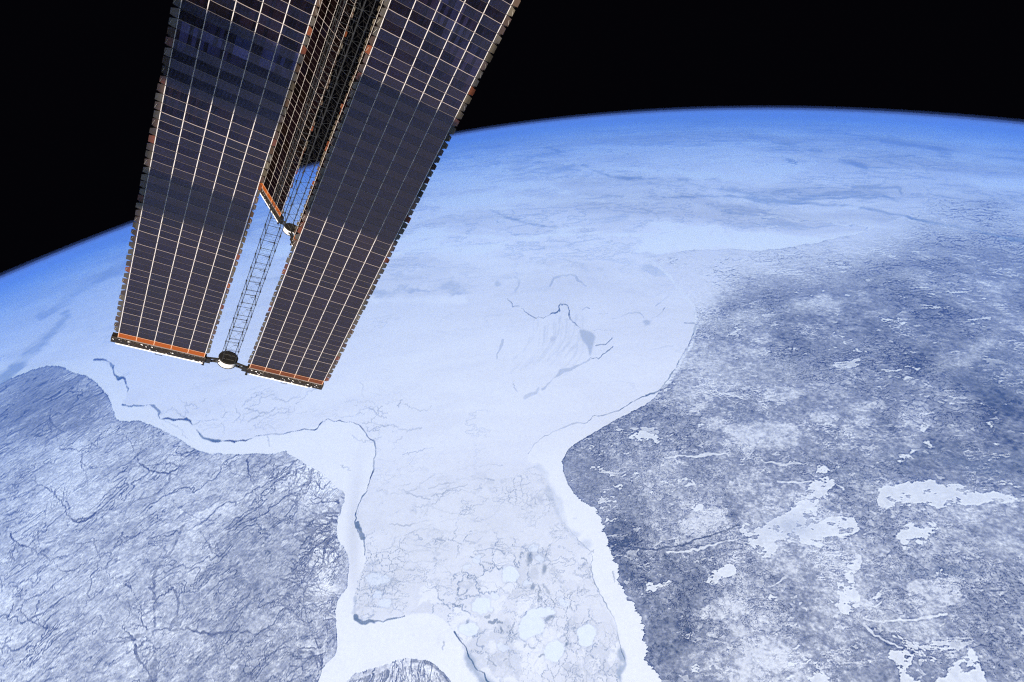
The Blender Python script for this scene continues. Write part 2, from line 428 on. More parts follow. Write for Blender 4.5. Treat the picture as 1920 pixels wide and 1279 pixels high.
# small dark leads between the floes
r_ = random.Random(3)
for k in range(46):
    x, y = r_.gauss(985, 75), r_.gauss(1120, 70)
    if y < 1010 and r_.random() < .5: continue
    a = r_.uniform(0, 3.14); L_ = r_.uniform(4, 16)
    pts = [(x, y)]
    for j in range(3):
        a += r_.uniform(-.8, .8); pts.append((pts[-1][0] + L_ * .5 * math.cos(a), pts[-1][1] + L_ * .5 * math.sin(a)))
    stamp(dark, pts, r_.uniform(.8, 2.2), r_.uniform(.3, .65), 1.3, .8, jag=.8, seed=k)
for x, y, rx, ry, a in ((1022, 1068, 7, 12, .3), (1030, 1160, 6, 14, .9), (878, 1172, 4, 10, .2), (886, 1190, 4, 11, -.5), (995, 1048, 6, 16, .2),
                        (940, 1182, 2, 8, .1), (1062, 1208, 4, 7, .3), (1000, 1102, 5, 9, .2)):
    blob(dark, x, y, rx * .7, ry * .7, .6, .6, a, 2.2)
for k in range(26):                                         # long hair cracks across the bay
    r_ = random.Random(k + 700); x, y = r_.uniform(700, 900), r_.uniform(880, 1130)
    a = r_.uniform(-.45, .15); pts = [(x, y)]
    for j in range(r_.randint(4, 12)):
        a += r_.uniform(-.4, .4); a *= .9; pts.append((pts[-1][0] + 9 * math.cos(a), pts[-1][1] + 9 * math.sin(a)))
    stamp(dark, pts, .8, r_.uniform(.18, .42), 1.1, .8, jag=1.2, seed=k)
for k in range(40):                                         # hair cracks off the western shore and round the cape
    r_ = random.Random(k + 900)
    if k < 24: x, y = r_.uniform(290, 560), r_.uniform(735, 800)
    else: x, y = r_.uniform(615, 760), r_.uniform(745, 880)
    a = r_.uniform(-.7, .5) if k < 24 else r_.uniform(-1.6, .8); pts = [(x, y)]
    for j in range(r_.randint(3, 9)):
        a += r_.uniform(-.6, .6); pts.append((pts[-1][0] + 7 * math.cos(a), pts[-1][1] + 6 * math.sin(a)))
    stamp(dark, pts, .8, r_.uniform(.15, .5), 1.1, .8, jag=1.4, seed=k)
FLOES = [(905, 1140, 19, 20, .3), (1001, 1172, 22, 30, .35), (1018, 1146, 24, 11, -.1), (1041, 1222, 19, 26, .3), (880, 1186, 19, 13, .2),
         (992, 1096, 9, 7, 0), (896, 1053, 10, 9, 0), (1015, 1052, 12, 8, .4), (930, 1120, 10, 8, .2), (700, 1088, 16, 11, .1), (716, 1130, 14, 10, .2),
         (705, 1112, 9, 8, .3), (1060, 1130, 12, 9, .3), (875, 1070, 9, 7, .3), (948, 1210, 16, 10, .4), (1100, 1190, 18, 24, .2), (960, 1080, 20, 16, .3),
         (1003, 1033, 10, 7, .2), (720, 1088, 10, 9, .5)]
fl = np.zeros(PX.shape, np.float32); halo = fl.copy()
for x, y, rx, ry, a in FLOES:
    blob(halo, x, y, rx * 1.02 + 1, ry * 1.02 + 1, .40, .14, a, 5.); blob(fl, x, y, rx * .88, ry * .88, .95 if rx > 16 else .6, .10, a, 4.)
ice = lerp(ice, GREYICE, np.clip(grey, 0, 1))
ice = lerp(ice, LEAD, np.clip(dark, 0, 1))
ice = lerp(ice, GREYICE, halo * .6 * (1 - fl) * (1 - f_fast))
ice = lerp(ice, np.array([.86, .88, .94]), fl)

# ---- land: snow on muskeg and forest
SNOW = np.array([.79, .78, .80]); FOREST = np.array([.062, .074, .088]); MUSK = np.array([.325, .33, .365])
# western lowlands: rivers running to the bay
ang = rad(38)
u_ = KE * math.cos(ang) + KN * math.sin(ang); v_ = -KE * math.sin(ang) + KN * math.cos(ang)
wa = fbm(KE, KN, 220, 4, 61, .5); wb = fbm(KE, KN, 90, 4, 62, .55)
r1 = unit(fbm(u_ / 1.7 + 26 * wa, v_ + 38 * wa + 10 * wb, 22, 6, 63, .7, ridged=True, foot=FOOT))
r2 = unit(fbm(u_ / 1.3 + 20 * wb, v_ + 25 * wb, 9, 4, 64, .8, ridged=True, foot=FOOT))
r3 = unit(fbm(KE, KN, 6, 4, 65, .9, foot=FOOT))
r5 = unit(fbm(KE + 40 * wb, KN + 40 * wa, 75, 6, 69, .62, ridged=True, foot=FOOT))
wf = fbm(KE, KN, 14, 4, 81, .75, foot=FOOT)
V1 = veins(fbm(u_ / 1.9 + 22 * wb + 4 * wf, v_ + 24 * wb + 4 * wf, 46, 6, 84, .66, foot=FOOT), 2.4)
V2 = veins(fbm(u_ / 1.9 + 14 * wb + 3 * wf, v_ + 18 * wb + 3 * wf, 22, 5, 85, .70, foot=FOOT), 1.9)
V3 = veins(fbm(u_ / 1.8 + 8 * wb + 3 * wf, v_ + 8 * wb + 3 * wf, 10, 4, 86, .75, foot=FOOT), 1.6)
V4 = veins(fbm(u_ / 1.5, v_ + 3 * wf, 18, 4, 87, .72, foot=FOOT), 1.4)
M1 = sstep(-.3, .4, fbm(KE, KN, 70, 4, 88, .6)); M2 = sstep(-.2, .35, fbm(KE, KN, 40, 4, 89, .6))
base_w = .645 + .06 * unit(fbm(KE, KN, 330, 4, 66, .5)) + .045 * unit(fbm(u_ / 1.4, v_, 60, 6, 67, .72, foot=FOOT))
tw = base_w - .07 * sstep(.3, 1.9, r1) - .04 * sstep(.5, 2.0, r2) - .14 * sstep(1.3, 2.1, r5) + .055 * r3
tw -= .40 * V1 * M1 + .32 * V2 * (1 - .5 * M1) * M2 + .15 * V3 * (1 - M2 * .5)
tw += .15 * V4 * (1 - M1) + .10 * sstep(.2, 1.4, unit(fbm(KE, KN, 48, 6, 110, .66, foot=FOOT)))
tw += .16 * sstep(.6, 2., unit(fbm(u_ / 1.8, v_, 26, 6, 68, .76, foot=FOOT)))
tw += .34 * np.exp(-(((PX - 585) / 75) ** 2 + ((PY - 905) / 55) ** 2)) + .16 * np.exp(-(((PX - 590) / 50) ** 2 + ((PY - 1080) / 130) ** 2)) + .12 * np.exp(-(((PX - 330) / 260) ** 2 + ((PY - 1230) / 110) ** 2))
tw -= .26 * np.exp(-(((PX - 50) / 190) ** 2 + ((PY - 760) / 75) ** 2)) + .12 * np.exp(-(((PX - 230) / 120) ** 2 + ((PY - 815) / 45) ** 2))
tw -= .08 * np.exp(-(((PX - 500) / 110) ** 2 + ((PY - 1040) / 90) ** 2))
# eastern shield: forest, bogs, frozen lakes
be = unit(fbm(KE, KN, 300, 5, 71, .55, foot=FOOT)); bf = unit(fbm(KE + 8 * be, KN, 46, 6, 72, .74, foot=FOOT))
bg_ = unit(fbm(KE, KN, 7, 4, 73, .9, foot=FOOT)); bh = unit(fbm(KE, KN, 3.4, 2, 78, .9, foot=FOOT))
E1 = veins(fbm(KE + 6 * bf, KN * 1.5, 30, 6, 101, .75, foot=FOOT), 2.0); E2 = veins(fbm(KE, KN * 1.6 + 3 * bg_, 13, 5, 102, .8, foot=FOOT), 1.7)
ME = sstep(-.2, .4, fbm(KE, KN, 80, 4, 103, .6)); MF = sstep(-.2, .4, fbm(KE, KN, 50, 4, 104, .6))
te = .455 + .065 * be + .095 * bf + .055 * bg_ + .05 * bh + .24 * E1 * ME - .20 * E2 * (1 - ME) + .15 * E2 * MF * ME - .18 * E1 * (1 - MF)
te += .14 * np.exp(-(((PX - 1330) / 170) ** 2 + ((PY - 800) / 110) ** 2)) + .14 * np.exp(-(((PX - 1440) / 130) ** 2 + ((PY - 1190) / 90) ** 2))
te += .15 * np.exp(-(((PX - 1310) / 130) ** 2 + ((PY - 930) / 65) ** 2))
te -= .15 * np.exp(-(((PX - 1165) / 45) ** 2 + ((PY - 1000) / 90) ** 2)) + .13 * np.exp(-(((PX - 1250) / 50) ** 2 + ((PY - 1180) / 110) ** 2))
te -= .18 * np.exp(-(((PX - 1830) / 170) ** 2 + ((PY - 800) / 110) ** 2)) + .12 * np.exp(-(((PX - 1750) / 200) ** 2 + ((PY - 1090) / 90) ** 2))
te += .22 * sstep(1400, 1300, PX + 20 * bf) * sstep(780, 700, PY)
edge_n = np.interp(PX, [1200, 1300, 1400, 1577, 1640, 1745, 1850, 2100], [650, 590, 541, 510, 462, 408, 390, 410])
te += .62 * (1 - sstep(-45, 50 + .18 * np.clip(PX - 1500, 0, 400), PY - edge_n + 14 * bf + 8 * bg_))
bf = bf * .35; be = be * .4
# thin frozen lakes
lk = fbm(KE * .8 + 12 * bf, KN * 1.7 + 8 * be, 26, 7, 74, .74, foot=FOOT)
lakes = sstep(1.7, 2.0, unit(lk)) * sstep(-.1, .3, fbm(KE, KN, 120, 3, 75))
lk2 = fbm(KE * .9 + 6 * n3, KN * 1.4 + 6 * n3, 12, 5, 76, .74, foot=FOOT)
lakes = np.maximum(lakes, .65 * sstep(1.9, 2.5, unit(lk2)))
LAKES = [[(1545, 873), (1553, 880), (1545, 900), (1560, 905), (1540, 925), (1527, 945), (1520, 960), (1535, 965), (1515, 985), (1560, 975), (1590, 970),
          (1620, 985), (1600, 1000), (1570, 1010), (1540, 1025), (1500, 1025), (1465, 1030), (1440, 1050), (1420, 1040), (1400, 1010), (1385, 1000),
          (1400, 975), (1420, 985), (1450, 970), (1480, 955), (1500, 935), (1515, 912), (1530, 890)],
         [(1645, 933), (1658, 912), (1686, 902), (1724, 899), (1755, 905), (1772, 914), (1813, 914), (1806, 926), (1847, 931), (1895, 940), (1960, 936),
          (1960, 944), (1868, 950), (1823, 953), (1772, 957), (1737, 950), (1686, 946), (1655, 955)],
         [(1686, 977), (1706, 972), (1724, 981), (1748, 977), (1761, 994), (1741, 1008), (1724, 1022), (1696, 1025), (1676, 1012)],
         [(1555, 1070), (1575, 1078), (1590, 1065), (1605, 1085), (1600, 1110), (1610, 1130), (1590, 1150), (1575, 1145), (1580, 1120), (1570, 1100)],
         [(1590, 1042), (1608, 1036), (1618, 1055), (1600, 1070), (1583, 1066)],
         [(1655, 1225), (1700, 1215), (1720, 1240), (1700, 1260), (1745, 1300), (1700, 1300), (1690, 1255)],
         [(1760, 1290), (1790, 1260), (1810, 1215), (1830, 1240), (1850, 1300)], [(1510, 1275), (1520, 1260), (1555, 1272), (1550, 1300), (1505, 1300)],
         [(1230, 815), (1200, 810), (1180, 818), (1215, 828), (1245, 826)], [(1325, 1085), (1350, 1068), (1372, 1062), (1380, 1070), (1340, 1090)],
         [(1430, 1130), (1445, 1112), (1465, 1108), (1450, 1125)], [(1350, 1140), (1370, 1130), (1362, 1140)],
         [(1384, 1158), (1405, 1150), (1400, 1162)]]
PALE = [[(1435, 735), (1480, 722), (1515, 727), (1495, 750), (1450, 752)], [(1512, 785), (1550, 765), (1570, 770), (1580, 795), (1545, 800)],
        [(1607, 785), (1630, 780), (1635, 795), (1610, 807)], [(1317, 790), (1350, 777), (1365, 790), (1330, 805)],
        [(1680, 780), (1710, 750), (1735, 745), (1745, 780), (1720, 835), (1690, 830)], [(1280, 785), (1315, 750), (1337, 748), (1305, 785)],
        [(1610, 755), (1650, 745), (1660, 760), (1620, 775)], [(1780, 660), (1850, 640), (1870, 650), (1800, 685)], [(1480, 560), (1560, 558), (1570, 590), (1500, 585)],
        [(1330, 1000), (1270, 1005), (1300, 960), (1370, 950)], [(1290, 1160), (1340, 1120), (1400, 1110), (1380, 1150)], [(1700, 1100), (1780, 1080), (1800, 1120), (1720, 1140)],
        [(1360, 800), (1480, 790), (1500, 830), (1400, 845)]]
pale = np.zeros(PX.shape, np.float32)
for p in PALE: pale = np.maximum(pale, soften(poly_mask(p, 3.), 40))
fine_ = unit(fbm(KE, KN * 1.6, 20, 6, 105, .8, foot=FOOT))
pale = sstep(.25, .75, pale + .16 * fine_)
lmask = np.zeros(PX.shape, np.float32)
for p in LAKES: lmask = np.maximum(lmask, soften(poly_mask(p, 3.), 34))
fine2 = unit(fbm(KE + 10 * n3, KN * 1.5 + 10 * n3, 30, 7, 108, .8, foot=FOOT))
lmask = sstep(.40, .53, lmask + .20 * fine2 + .05 * fine_)
isl = sstep(.75, 1.0, unit(fbm(KE, KN * 1.6, 10, 5, 79, .75, foot=FOOT)))          # islets in the big reservoirs
lmask *= 1 - .9 * isl
lw = np.zeros(PX.shape, np.float32)
for i, pts in enumerate([[(1450, 1015), (1420, 1022), (1385, 1012), (1340, 1020), (1300, 1030), (1250, 1035)], [(1540, 905), (1500, 905), (1460, 900)],
                         [(1560, 905), (1580, 918)], [(1600, 1130), (1640, 1140), (1660, 1125)], [(1690, 1215), (1640, 1190), (1620, 1170)],
                         [(1775, 1150), (1720, 1160), (1650, 1165), (1620, 1160)], [(1620, 1000), (1650, 985)], [(1440, 1100), (1470, 1085)],
                         [(1250, 860), (1320, 850), (1370, 848)], [(1500, 870), (1450, 868), (1420, 862)]]):
    stamp(lw, pts, 2.0, .8, 1.5, 1.6, jag=1., seed=i)
te += .24 * pale
te = te + (.86 - te) * sstep(.8, 1., te) * .4
veil = sstep(.25, .9, fbm(KE, KN * 1.3, 170, 5, 106, .6)); te = te + (.46 - te) * veil * .55
te_raw = te; te = np.clip(te, .0, 1.0)
lakes = np.maximum(np.maximum(lakes * .75, lmask), lw)

riv = np.zeros(PX.shape, np.float32); rwide = riv.copy()
RIV = [([(345, 985), (325, 1030), (295, 1065), (288, 1100), (285, 1180), (287, 1230), (290, 1300)], 4.5, .6),
       ([(285, 1183), (330, 1177), (390, 1190), (440, 1185), (500, 1190), (542, 1195), (555, 1220), (590, 1230), (605, 1247)], 2.6, .7),
       ([(590, 1232), (600, 1262), (595, 1290)], 4, .6), ([(280, 1290), (286, 1240)], 12, .5),
       ([(175, 1010), (185, 1050), (167, 1090), (165, 1120)], 2.0, .6), ([(370, 850), (330, 885), (300, 920), (240, 945), (180, 960)], 1.8, .5),
       ([(270, 1190), (220, 1205), (190, 1200)], 4, .45), ([(425, 1010), (440, 980), (500, 970)], 2, .4), ([(90, 940), (60, 1040), (20, 1070)], 2, .4),
       ([(140, 1160), (180, 1110), (230, 1080)], 1.6, .5), ([(325, 1100), (332, 1150), (318, 1180)], 2.6, .5)]
for i, (pts, w, st) in enumerate(RIV): stamp(riv, pts, w, st, 1.6, 1.6, jag=2.0, seed=i + 60)
def tree(f, x, y, a, n, w, st, depth, rr, seg=7., turn=.38):
    """a stream and its tributaries, walked upstream"""
    pts = [(x, y)]; drift = rr.uniform(-.05, .05)
    for j in range(n):
        a += rr.gauss(0, turn) * .6 + drift
        x += seg * math.cos(a); y += seg * .85 * math.sin(a); pts.append((x, y))
        if depth and rr.random() < .30:
            tree(f, x, y, a + rr.choice((-1, 1)) * rr.uniform(.5, 1.1), max(2, int(n * rr.uniform(.3, .6))), w * .65, st * .85, depth - 1, rr, seg * .85, turn)
    stamp(f, pts, w, st, 1.0, 1.0, jag=.9, seed=int(x * 7 + y), taper=True)
r_ = random.Random(21)
for k in range(70):                                         # inland streams
    x, y = r_.uniform(-30, 600), r_.uniform(760, 1290)
    tree(riv, x, y, rad(r_.gauss(128, 22)) + .4 * math.sin(x / 130 + y / 190), r_.randint(5, 12), r_.uniform(1.0, 2.2), r_.uniform(.4, .8), 1, r_)
for k in range(52):                                         # streams fanning out to the cape's eastern shore
    y = r_.choice([r_.uniform(905, 1050), r_.gauss(985, 20), r_.gauss(1128, 14), r_.uniform(1050, 1225)])
    x = np.interp(y, [900, 930, 985, 1035, 1070, 1120, 1150, 1230], [620, 645, 633, 649, 653, 638, 632, 626]) - r_.uniform(0, 10)
    tree(riv, x, y, math.pi + (985 - y if y < 1055 else 1130 - y) * .009 + r_.uniform(-.2, .2), r_.randint(6, 13), r_.uniform(1.8, 3.8), r_.uniform(.5, .9), 1, r_, 7., .3)
for k in range(20):                                         # streams north of the cape
    tree(riv, r_.uniform(470, 640), r_.uniform(862, 905), rad(r_.gauss(118, 18)), r_.randint(6, 12), r_.uniform(1.4, 2.8), r_.uniform(.45, .8), 1, r_)
for x, y, a, n, w in ((605, 1245, -1.9, 22, 3.4), (287, 1290, -1.6, 20, 5), (290, 1180, 3.3, 16, 3), (560, 1215, -2.9, 14, 2.2), (372, 850, 2.2, 26, 2.2), (225, 800, 2.0, 18, 1.6),
                      (470, 852, 2.1, 18, 2.), (632, 1215, 2.9, 14, 3.), (20, 1000, 1.4, 18, 2), (180, 960, 1.9, 16, 2.)):
    tree(riv, x, y, a, n, w, .8, 2, r_, 8., .3)
isl_l = np.zeros(PX.shape, np.float32)
for k in range(46):                                         # gullies of the island
    x = r_.uniform(665, 850); a = rad(90) + (x - 755) * -.006; y = 1250 + abs(x - 765) * .25
    pts = [(x, y)]
    for j in range(r_.randint(3, 7)):
        a += r_.uniform(-.3, .3); pts.append((pts[-1][0] + 8 * math.cos(a), pts[-1][1] + 8 * math.sin(a)))
    stamp(isl_l, pts, r_.uniform(1.5, 4), r_.uniform(.35, .8), 1.4, 1.2, jag=1.0, seed=k, taper=True)

def land_col(t, lo=FOREST, mid=MUSK, hi=SNOW):
    t = np.clip(t, 0, 1)[..., None]
    return np.where(t < .5, lo + (mid - lo) * t * 2, mid + (hi - mid) * (t * 2 - 1))
cw = land_col(tw, FOREST * 1.25)
capew = np.exp(-(((PX - 600) / 62) ** 2 + ((PY - 888) / 42) ** 2)) + .75 * np.exp(-(((PX - 612) / 32) ** 2 + ((PY - 1075) / 120) ** 2))
cw = lerp(cw, FAST * .97, sstep(.25, .8, capew + .18 * n3 + .15 * wf - .35 * V2 - .3 * V3))
cw = lerp(cw, np.array([.075, .08, .10]), np.clip(riv, 0, 1))
pond = sstep(2.3, 2.6, unit(fbm(u_ / 1.6, v_, 12, 4, 83, .6, foot=FOOT)))
cw = lerp(cw, SNOW * 1.12, pond * .5)
ce = land_col(te)
ce = lerp(ce, ICE, .9 * sstep(.85, 1.1, te_raw) * sstep(620, 540, PY))
ce = lerp(ce, np.array([.88, .87, .88]), lakes * (.84 + .14 * n3))
ce = lerp(ce, np.array([.34, .38, .47]), np.exp(-(((PX - 1490) / 42) ** 2 + ((PY - 985) / 22) ** 2)) * .5)
cr = np.zeros(PX.shape, np.float32)
stamp(cr, [(1150, 1018), (1180, 1026), (1230, 1030), (1300, 1015), (1345, 1000), (1385, 985)], 2, .7, 1.5, 1.2, jag=.8)
ce = lerp(ce, FOREST, cr)
# hazy snow right on the arc shore
ti = .80 + .2 * n3 - .35 * veins(fbm(KE * 1.6, KN / 1.8 + 3 * wf, 16, 5, 107, .7, foot=FOOT), 2.2)
ci = lerp(land_col(ti, FOREST, MUSK, FAST), FOREST * 1.2, np.clip(isl_l, 0, 1))
rimi = 1 - sstep(.80, 1.0, soften(m_isle, 40))
ci = lerp(ci, FOREST * 1.2, rimi * sstep(.1, .7, n3 + .7 * wf) * .7)
arc = np.zeros(PX.shape, np.float32)
stamp(arc, [(1213, 487), (1240, 504), (1263, 527), (1283, 554), (1300, 576), (1306, 600)], 4, .8, 2.5, .9, jag=.8)
stamp(arc, [(1306, 615), (1300, 640), (1284, 668), (1264, 700), (1240, 728)], 3.5, .6, 2.5, .9, jag=1.)
land = m_west | m_isle | m_east
colr = ice
colr = np.where(m_west[..., None], cw, colr)
colr = np.where(m_isle[..., None], ci, colr)
colr = np.where(m_east[..., None], ce, colr)
colr = lerp(colr, np.array([.88, .88, .9]), arc)
# fine snow dust on land and ice
dust = fbm(KE, KN, 3.2, 2, 91, .8, foot=FOOT)
colr *= (1 + .07 * dust * (.25 + .75 * land))[..., None]
# far shore: pale snow islands and open water bands on the northern ice
far = np.zeros(PX.shape, np.float32); fard = far.copy()
for p in ([(1325, 292), (1360, 286), (1480, 283), (1600, 284), (1645, 292), (1640, 300), (1590, 296), (1560, 304), (1500, 300), (1400, 300)],
          [(1630, 300), (1700, 292), (1755, 300), (1760, 318), (1735, 338), (1690, 345), (1650, 335), (1620, 318)],
          [(1560, 246), (1600, 242), (1640, 248), (1600, 252)], [(1100, 285), (1170, 280), (1200, 288), (1130, 296)]):
    far = np.maximum(far, soften(poly_mask(p, .5), 3))
for pts, w, st in (([(1015, 272), (1030, 277), (1046, 284)], 3, .5), ([(1094, 309), (1119, 321), (1157, 331), (1208, 333)], 3, .5),
                   ([(916, 385), (941, 404), (980, 417), (1043, 426)], 4, .45), ([(1246, 369), (1367, 369), (1431, 375), (1526, 382), (1590, 385), (1653, 395), (1717, 410)], 3, .5),
                   ([(1717, 410), (1844, 436), (1960, 462)], 4, .35), ([(1272, 337), (1342, 334)], 2.5, .4), ([(1335, 264), (1462, 269), (1526, 267)], 2.5, .5),
                   ([(1653, 264), (1780, 283), (1940, 304)], 5, .4), ([(1478, 299), (1492, 303), (1484, 308)], 5, .7), ([(1575, 302), (1600, 306), (1625, 313)], 5, .5),
                   ([(239, 500), (186, 523), (143, 547), (114, 569), (80, 590)], 12, .3), ([(128, 593), (101, 619), (74, 646), (53, 667), (27, 691), (0, 709), (-30, 725)], 13, .42),
                   ([(1600, 350), (1640, 348), (1660, 340)], 3, .4), ([(1630, 352), (1680, 350), (1690, 362)], 3, .4), ([(1440, 378), (1560, 372), (1640, 372)], 2, .4),
                   ([(1060, 375), (1120, 370), (1170, 366)], 2, .3), ([(1200, 390), (1230, 400), (1236, 412)], 2.5, .25), ([(850, 300), (870, 330)], 2, .1)):
    stamp(fard, pts, w * .9, min(1, st * 2.1), w * .6 + 1.2, 1.2, jag=.0)
colr = lerp(colr, np.array([.90, .86, .86]), far * .8)
colr = lerp(colr, np.array([.22, .30, .40]), np.clip(fard, 0, 1) * .8)
cs = np.zeros(PX.shape, np.float32)  # soft dark patches on the ice, cloud shadow painted in among them
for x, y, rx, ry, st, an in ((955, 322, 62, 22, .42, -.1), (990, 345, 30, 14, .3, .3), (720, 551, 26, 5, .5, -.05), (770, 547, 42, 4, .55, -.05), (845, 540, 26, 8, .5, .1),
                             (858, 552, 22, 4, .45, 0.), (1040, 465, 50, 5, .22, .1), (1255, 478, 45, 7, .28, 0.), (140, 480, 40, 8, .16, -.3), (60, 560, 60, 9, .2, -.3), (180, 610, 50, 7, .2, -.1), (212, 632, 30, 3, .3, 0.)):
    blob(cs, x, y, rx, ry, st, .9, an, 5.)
wisp = np.zeros(PX.shape, np.float32)
for x, y, rx, ry, st, an in ((1740, 925, 90, 14, .8, .05), (1880, 945, 60, 7, .8, .05), (1500, 985, 60, 20, .35, .1), (1370, 600, 90, 16, .5, -.1), (1520, 575, 60, 10, .5, -.15), (1800, 665, 60, 12, .45, -.4),
                             (1600, 1110, 50, 20, .3, -.6), (1700, 1170, 60, 14, .3, .1), (1450, 700, 60, 16, .3, 0.), (1850, 1010, 70, 16, .25, .1), (1330, 690, 40, 18, .4, .2), (1680, 520, 70, 10, .3, -.1),
                             (420, 905, 40, 16, .22, .3), (120, 900, 60, 22, .2, .5), (240, 815, 50, 12, .25, .2), (200, 1130, 70, 24, .2, .5), (500, 1060, 40, 26, .2, .2)):
    blob(wisp, x, y, rx, ry, st, .95, an, 7.)
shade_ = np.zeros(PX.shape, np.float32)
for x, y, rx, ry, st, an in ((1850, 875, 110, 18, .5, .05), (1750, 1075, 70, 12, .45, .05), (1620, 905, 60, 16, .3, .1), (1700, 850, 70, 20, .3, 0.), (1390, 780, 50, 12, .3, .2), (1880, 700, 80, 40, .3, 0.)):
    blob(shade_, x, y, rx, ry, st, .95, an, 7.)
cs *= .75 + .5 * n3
cw_ = np.zeros(PX.shape, np.float32)
for pts, w, st in (([(800, 440), (840, 439), (922, 444), (986, 445), (1056, 440), (1132, 436), (1157, 443), (1227, 439)], 3, .8), ([(700, 566), (780, 563), (871, 562)], 7, .7),
                   ([(1164, 316), (1200, 314), (1227, 318)], 3, .6), ([(1793, 299), (1844, 309), (1935, 327)], 7, .8), ([(1740, 350), (1800, 362), (1790, 356)], 5, .5),
                   ([(1000, 300), (1080, 296), (1170, 287)], 3, .5), ([(840, 420), (900, 428), (960, 441)], 2, .4), ([(1240, 430), (1300, 432), (1345, 424)], 3, .4),
                   ([(1440, 400), (1560, 412), (1690, 430)], 3, .4), ([(1080, 346), (1200, 340), (1300, 343), (1400, 350)], 3, .45), ([(700, 400), (760, 385), (860, 375)], 4, .4),
                   ([(1210, 300), (1290, 322), (1340, 324)], 2, .5), ([(0, 590), (60, 575), (130, 560)], 6, .4), ([(100, 640), (160, 615), (220, 600)], 7, .4), ([(-20, 690), (60, 668), (110, 650)], 6, .5)):
    stamp(cw_, pts, w, st, w * .8 + 1, 1.6, jag=.5)
swirl = unit(fbm(KE + 90 * n1 + 20 * n2, (KN + 60 * n1 + .3 * KE + 20 * n2) * 1.7, 150, 7, 96, .66, foot=FOOT * .5))
fr = fbm(KE + 70 * n1 + 25 * n2, (KN + 50 * n1 + .25 * KE + 25 * n2) * 1.3, 130, 7, 97, .64, foot=FOOT * .7)
fm = sstep(-.1, .5, fbm(KE, KN, 260, 4, 98, .6))
v_d = veins(fr, 3.2) * fm; v_w = veins(fr + .035, 3.6) * fm  # white line beside each dark one paints in a shadowed-ridge look
fr2 = fbm(KE + 40 * n1, (KN + .2 * KE) * 1.6, 60, 6, 99, .66, foot=FOOT * .7); v_d2 = veins(fr2, 2.2) * (1 - fm)
fzz = (1 - sstep(440, 600, PY)) * (1 - sstep(.3, .9, land.astype(np.float32)))
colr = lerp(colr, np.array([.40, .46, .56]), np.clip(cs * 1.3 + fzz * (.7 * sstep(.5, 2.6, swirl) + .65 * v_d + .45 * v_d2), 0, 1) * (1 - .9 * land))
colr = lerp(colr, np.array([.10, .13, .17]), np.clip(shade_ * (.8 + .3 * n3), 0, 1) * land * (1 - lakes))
colr = lerp(colr, np.array([.80, .79, .79]), np.clip(wisp * (.75 + .7 * n3 + .4 * n2), 0, 1))
colr = lerp(colr, np.array([.93, .91, .92]), np.clip(cw_ * 1.3 + fzz * (1.0 * sstep(.1, 1.6, -swirl) + 1.0 * v_w), 0, 1))
# long wind-drawn bands on the northern ice
bnd = fbm((KE + 60 * n1) / 4.5, KN + 50 * n1 + .35 * KE, 120, 4, 95, .6, foot=FOOT * .5)
fz = 1 - sstep(430, 560, PY)
colr = np.where(land[..., None], colr, colr * (1 + .22 * bnd * fz)[..., None])
for ch in range(3):                                         # keep fine edges crisp
    colr[..., ch] += (1.0 * land + .5 * m_east + .5) * (colr[..., ch] - soften(colr[..., ch], 2))
colr = np.clip(colr, .02, .95)

# ------------------------------------------------------------------ ground meshes
def ground_mat(name, lo, hi, scale):
    m = bpy.data.materials.new(name); m.use_nodes = True
    b = m.node_tree.nodes['Principled BSDF']; N = m.node_tree.nodes; L = m.node_tree.links
    a = N.new('ShaderNodeAttribute'); a.attribute_name = 'tint'
    g = N.new('ShaderNodeTexCoord'); n = N.new('ShaderNodeTexNoise')
    n.inputs['Scale'].default_value = scale; n.inputs['Detail'].default_value = 3; n.inputs['Roughness'].default_value = .8
    r = N.new('ShaderNodeMapRange'); r.inputs['From Min'].default_value = .34; r.inputs['From Max'].default_value = .66
    r.inputs['To Min'].default_value = lo; r.inputs['To Max'].default_value = hi
    v = N.new('ShaderNodeVectorMath'); v.operation = 'SCALE'
    L.new(g.outputs['Object'], n.inputs['Vector']); L.new(n.outputs['Fac'], r.inputs['Value'])
    s1 = N.new('ShaderNodeMix'); s1.data_type = 'FLOAT'; s1.inputs['A'].default_value = 1.0
    L.new(a.outputs['Alpha'], s1.inputs['Factor']); L.new(r.outputs[0], s1.inputs['B'])
    L.new(a.outputs['Color'], v.inputs[0]); L.new(s1.outputs['Result'], v.inputs['Scale']); L.new(v.outputs[0], b.inputs['Base Color'])
    b.inputs['Roughness'].default_value = 1.0; b.inputs['Specular IOR Level'].default_value = 0.0
    return m
gm = ground_mat('snow covered ice', .965, 1.03, .05)
gl = ground_mat('snowy forest and bog', .66, 1.38, .042)
idx = np.arange(NR * NC).reshape(NR, NC)
FQ = np.stack([idx[:-1, :-1], idx[:-1, 1:], idx[1:, 1:], idx[1:, :-1]], -1).reshape(-1, 4)
cls = np.where(m_isle, 2, np.where(land, 1, 0))[:-1, :-1].ravel()
Vall = P3.reshape(-1, 3); rough_ = np.where(m_east, (1 - .93 * np.clip(lakes, 0, 1)) * (1 - .85 * sstep(.75, 1.0, te_raw)), 1.)
Call = np.concatenate([colr.reshape(-1, 3), rough_.reshape(-1, 1)], 1).astype(np.float32)
for k, nm in ((0, 'sea_ice'), (1, 'land'), (2, 'island')):
    f = FQ[cls == k]
    used = np.unique(f); rem = np.zeros(NR * NC, np.int32); rem[used] = np.arange(len(used))
    o = mesh_obj(nm, Vall[used], rem[f], gm if k == 0 else gl, smooth=True, vcol=Call[used])
    tag(o, kind='structure')

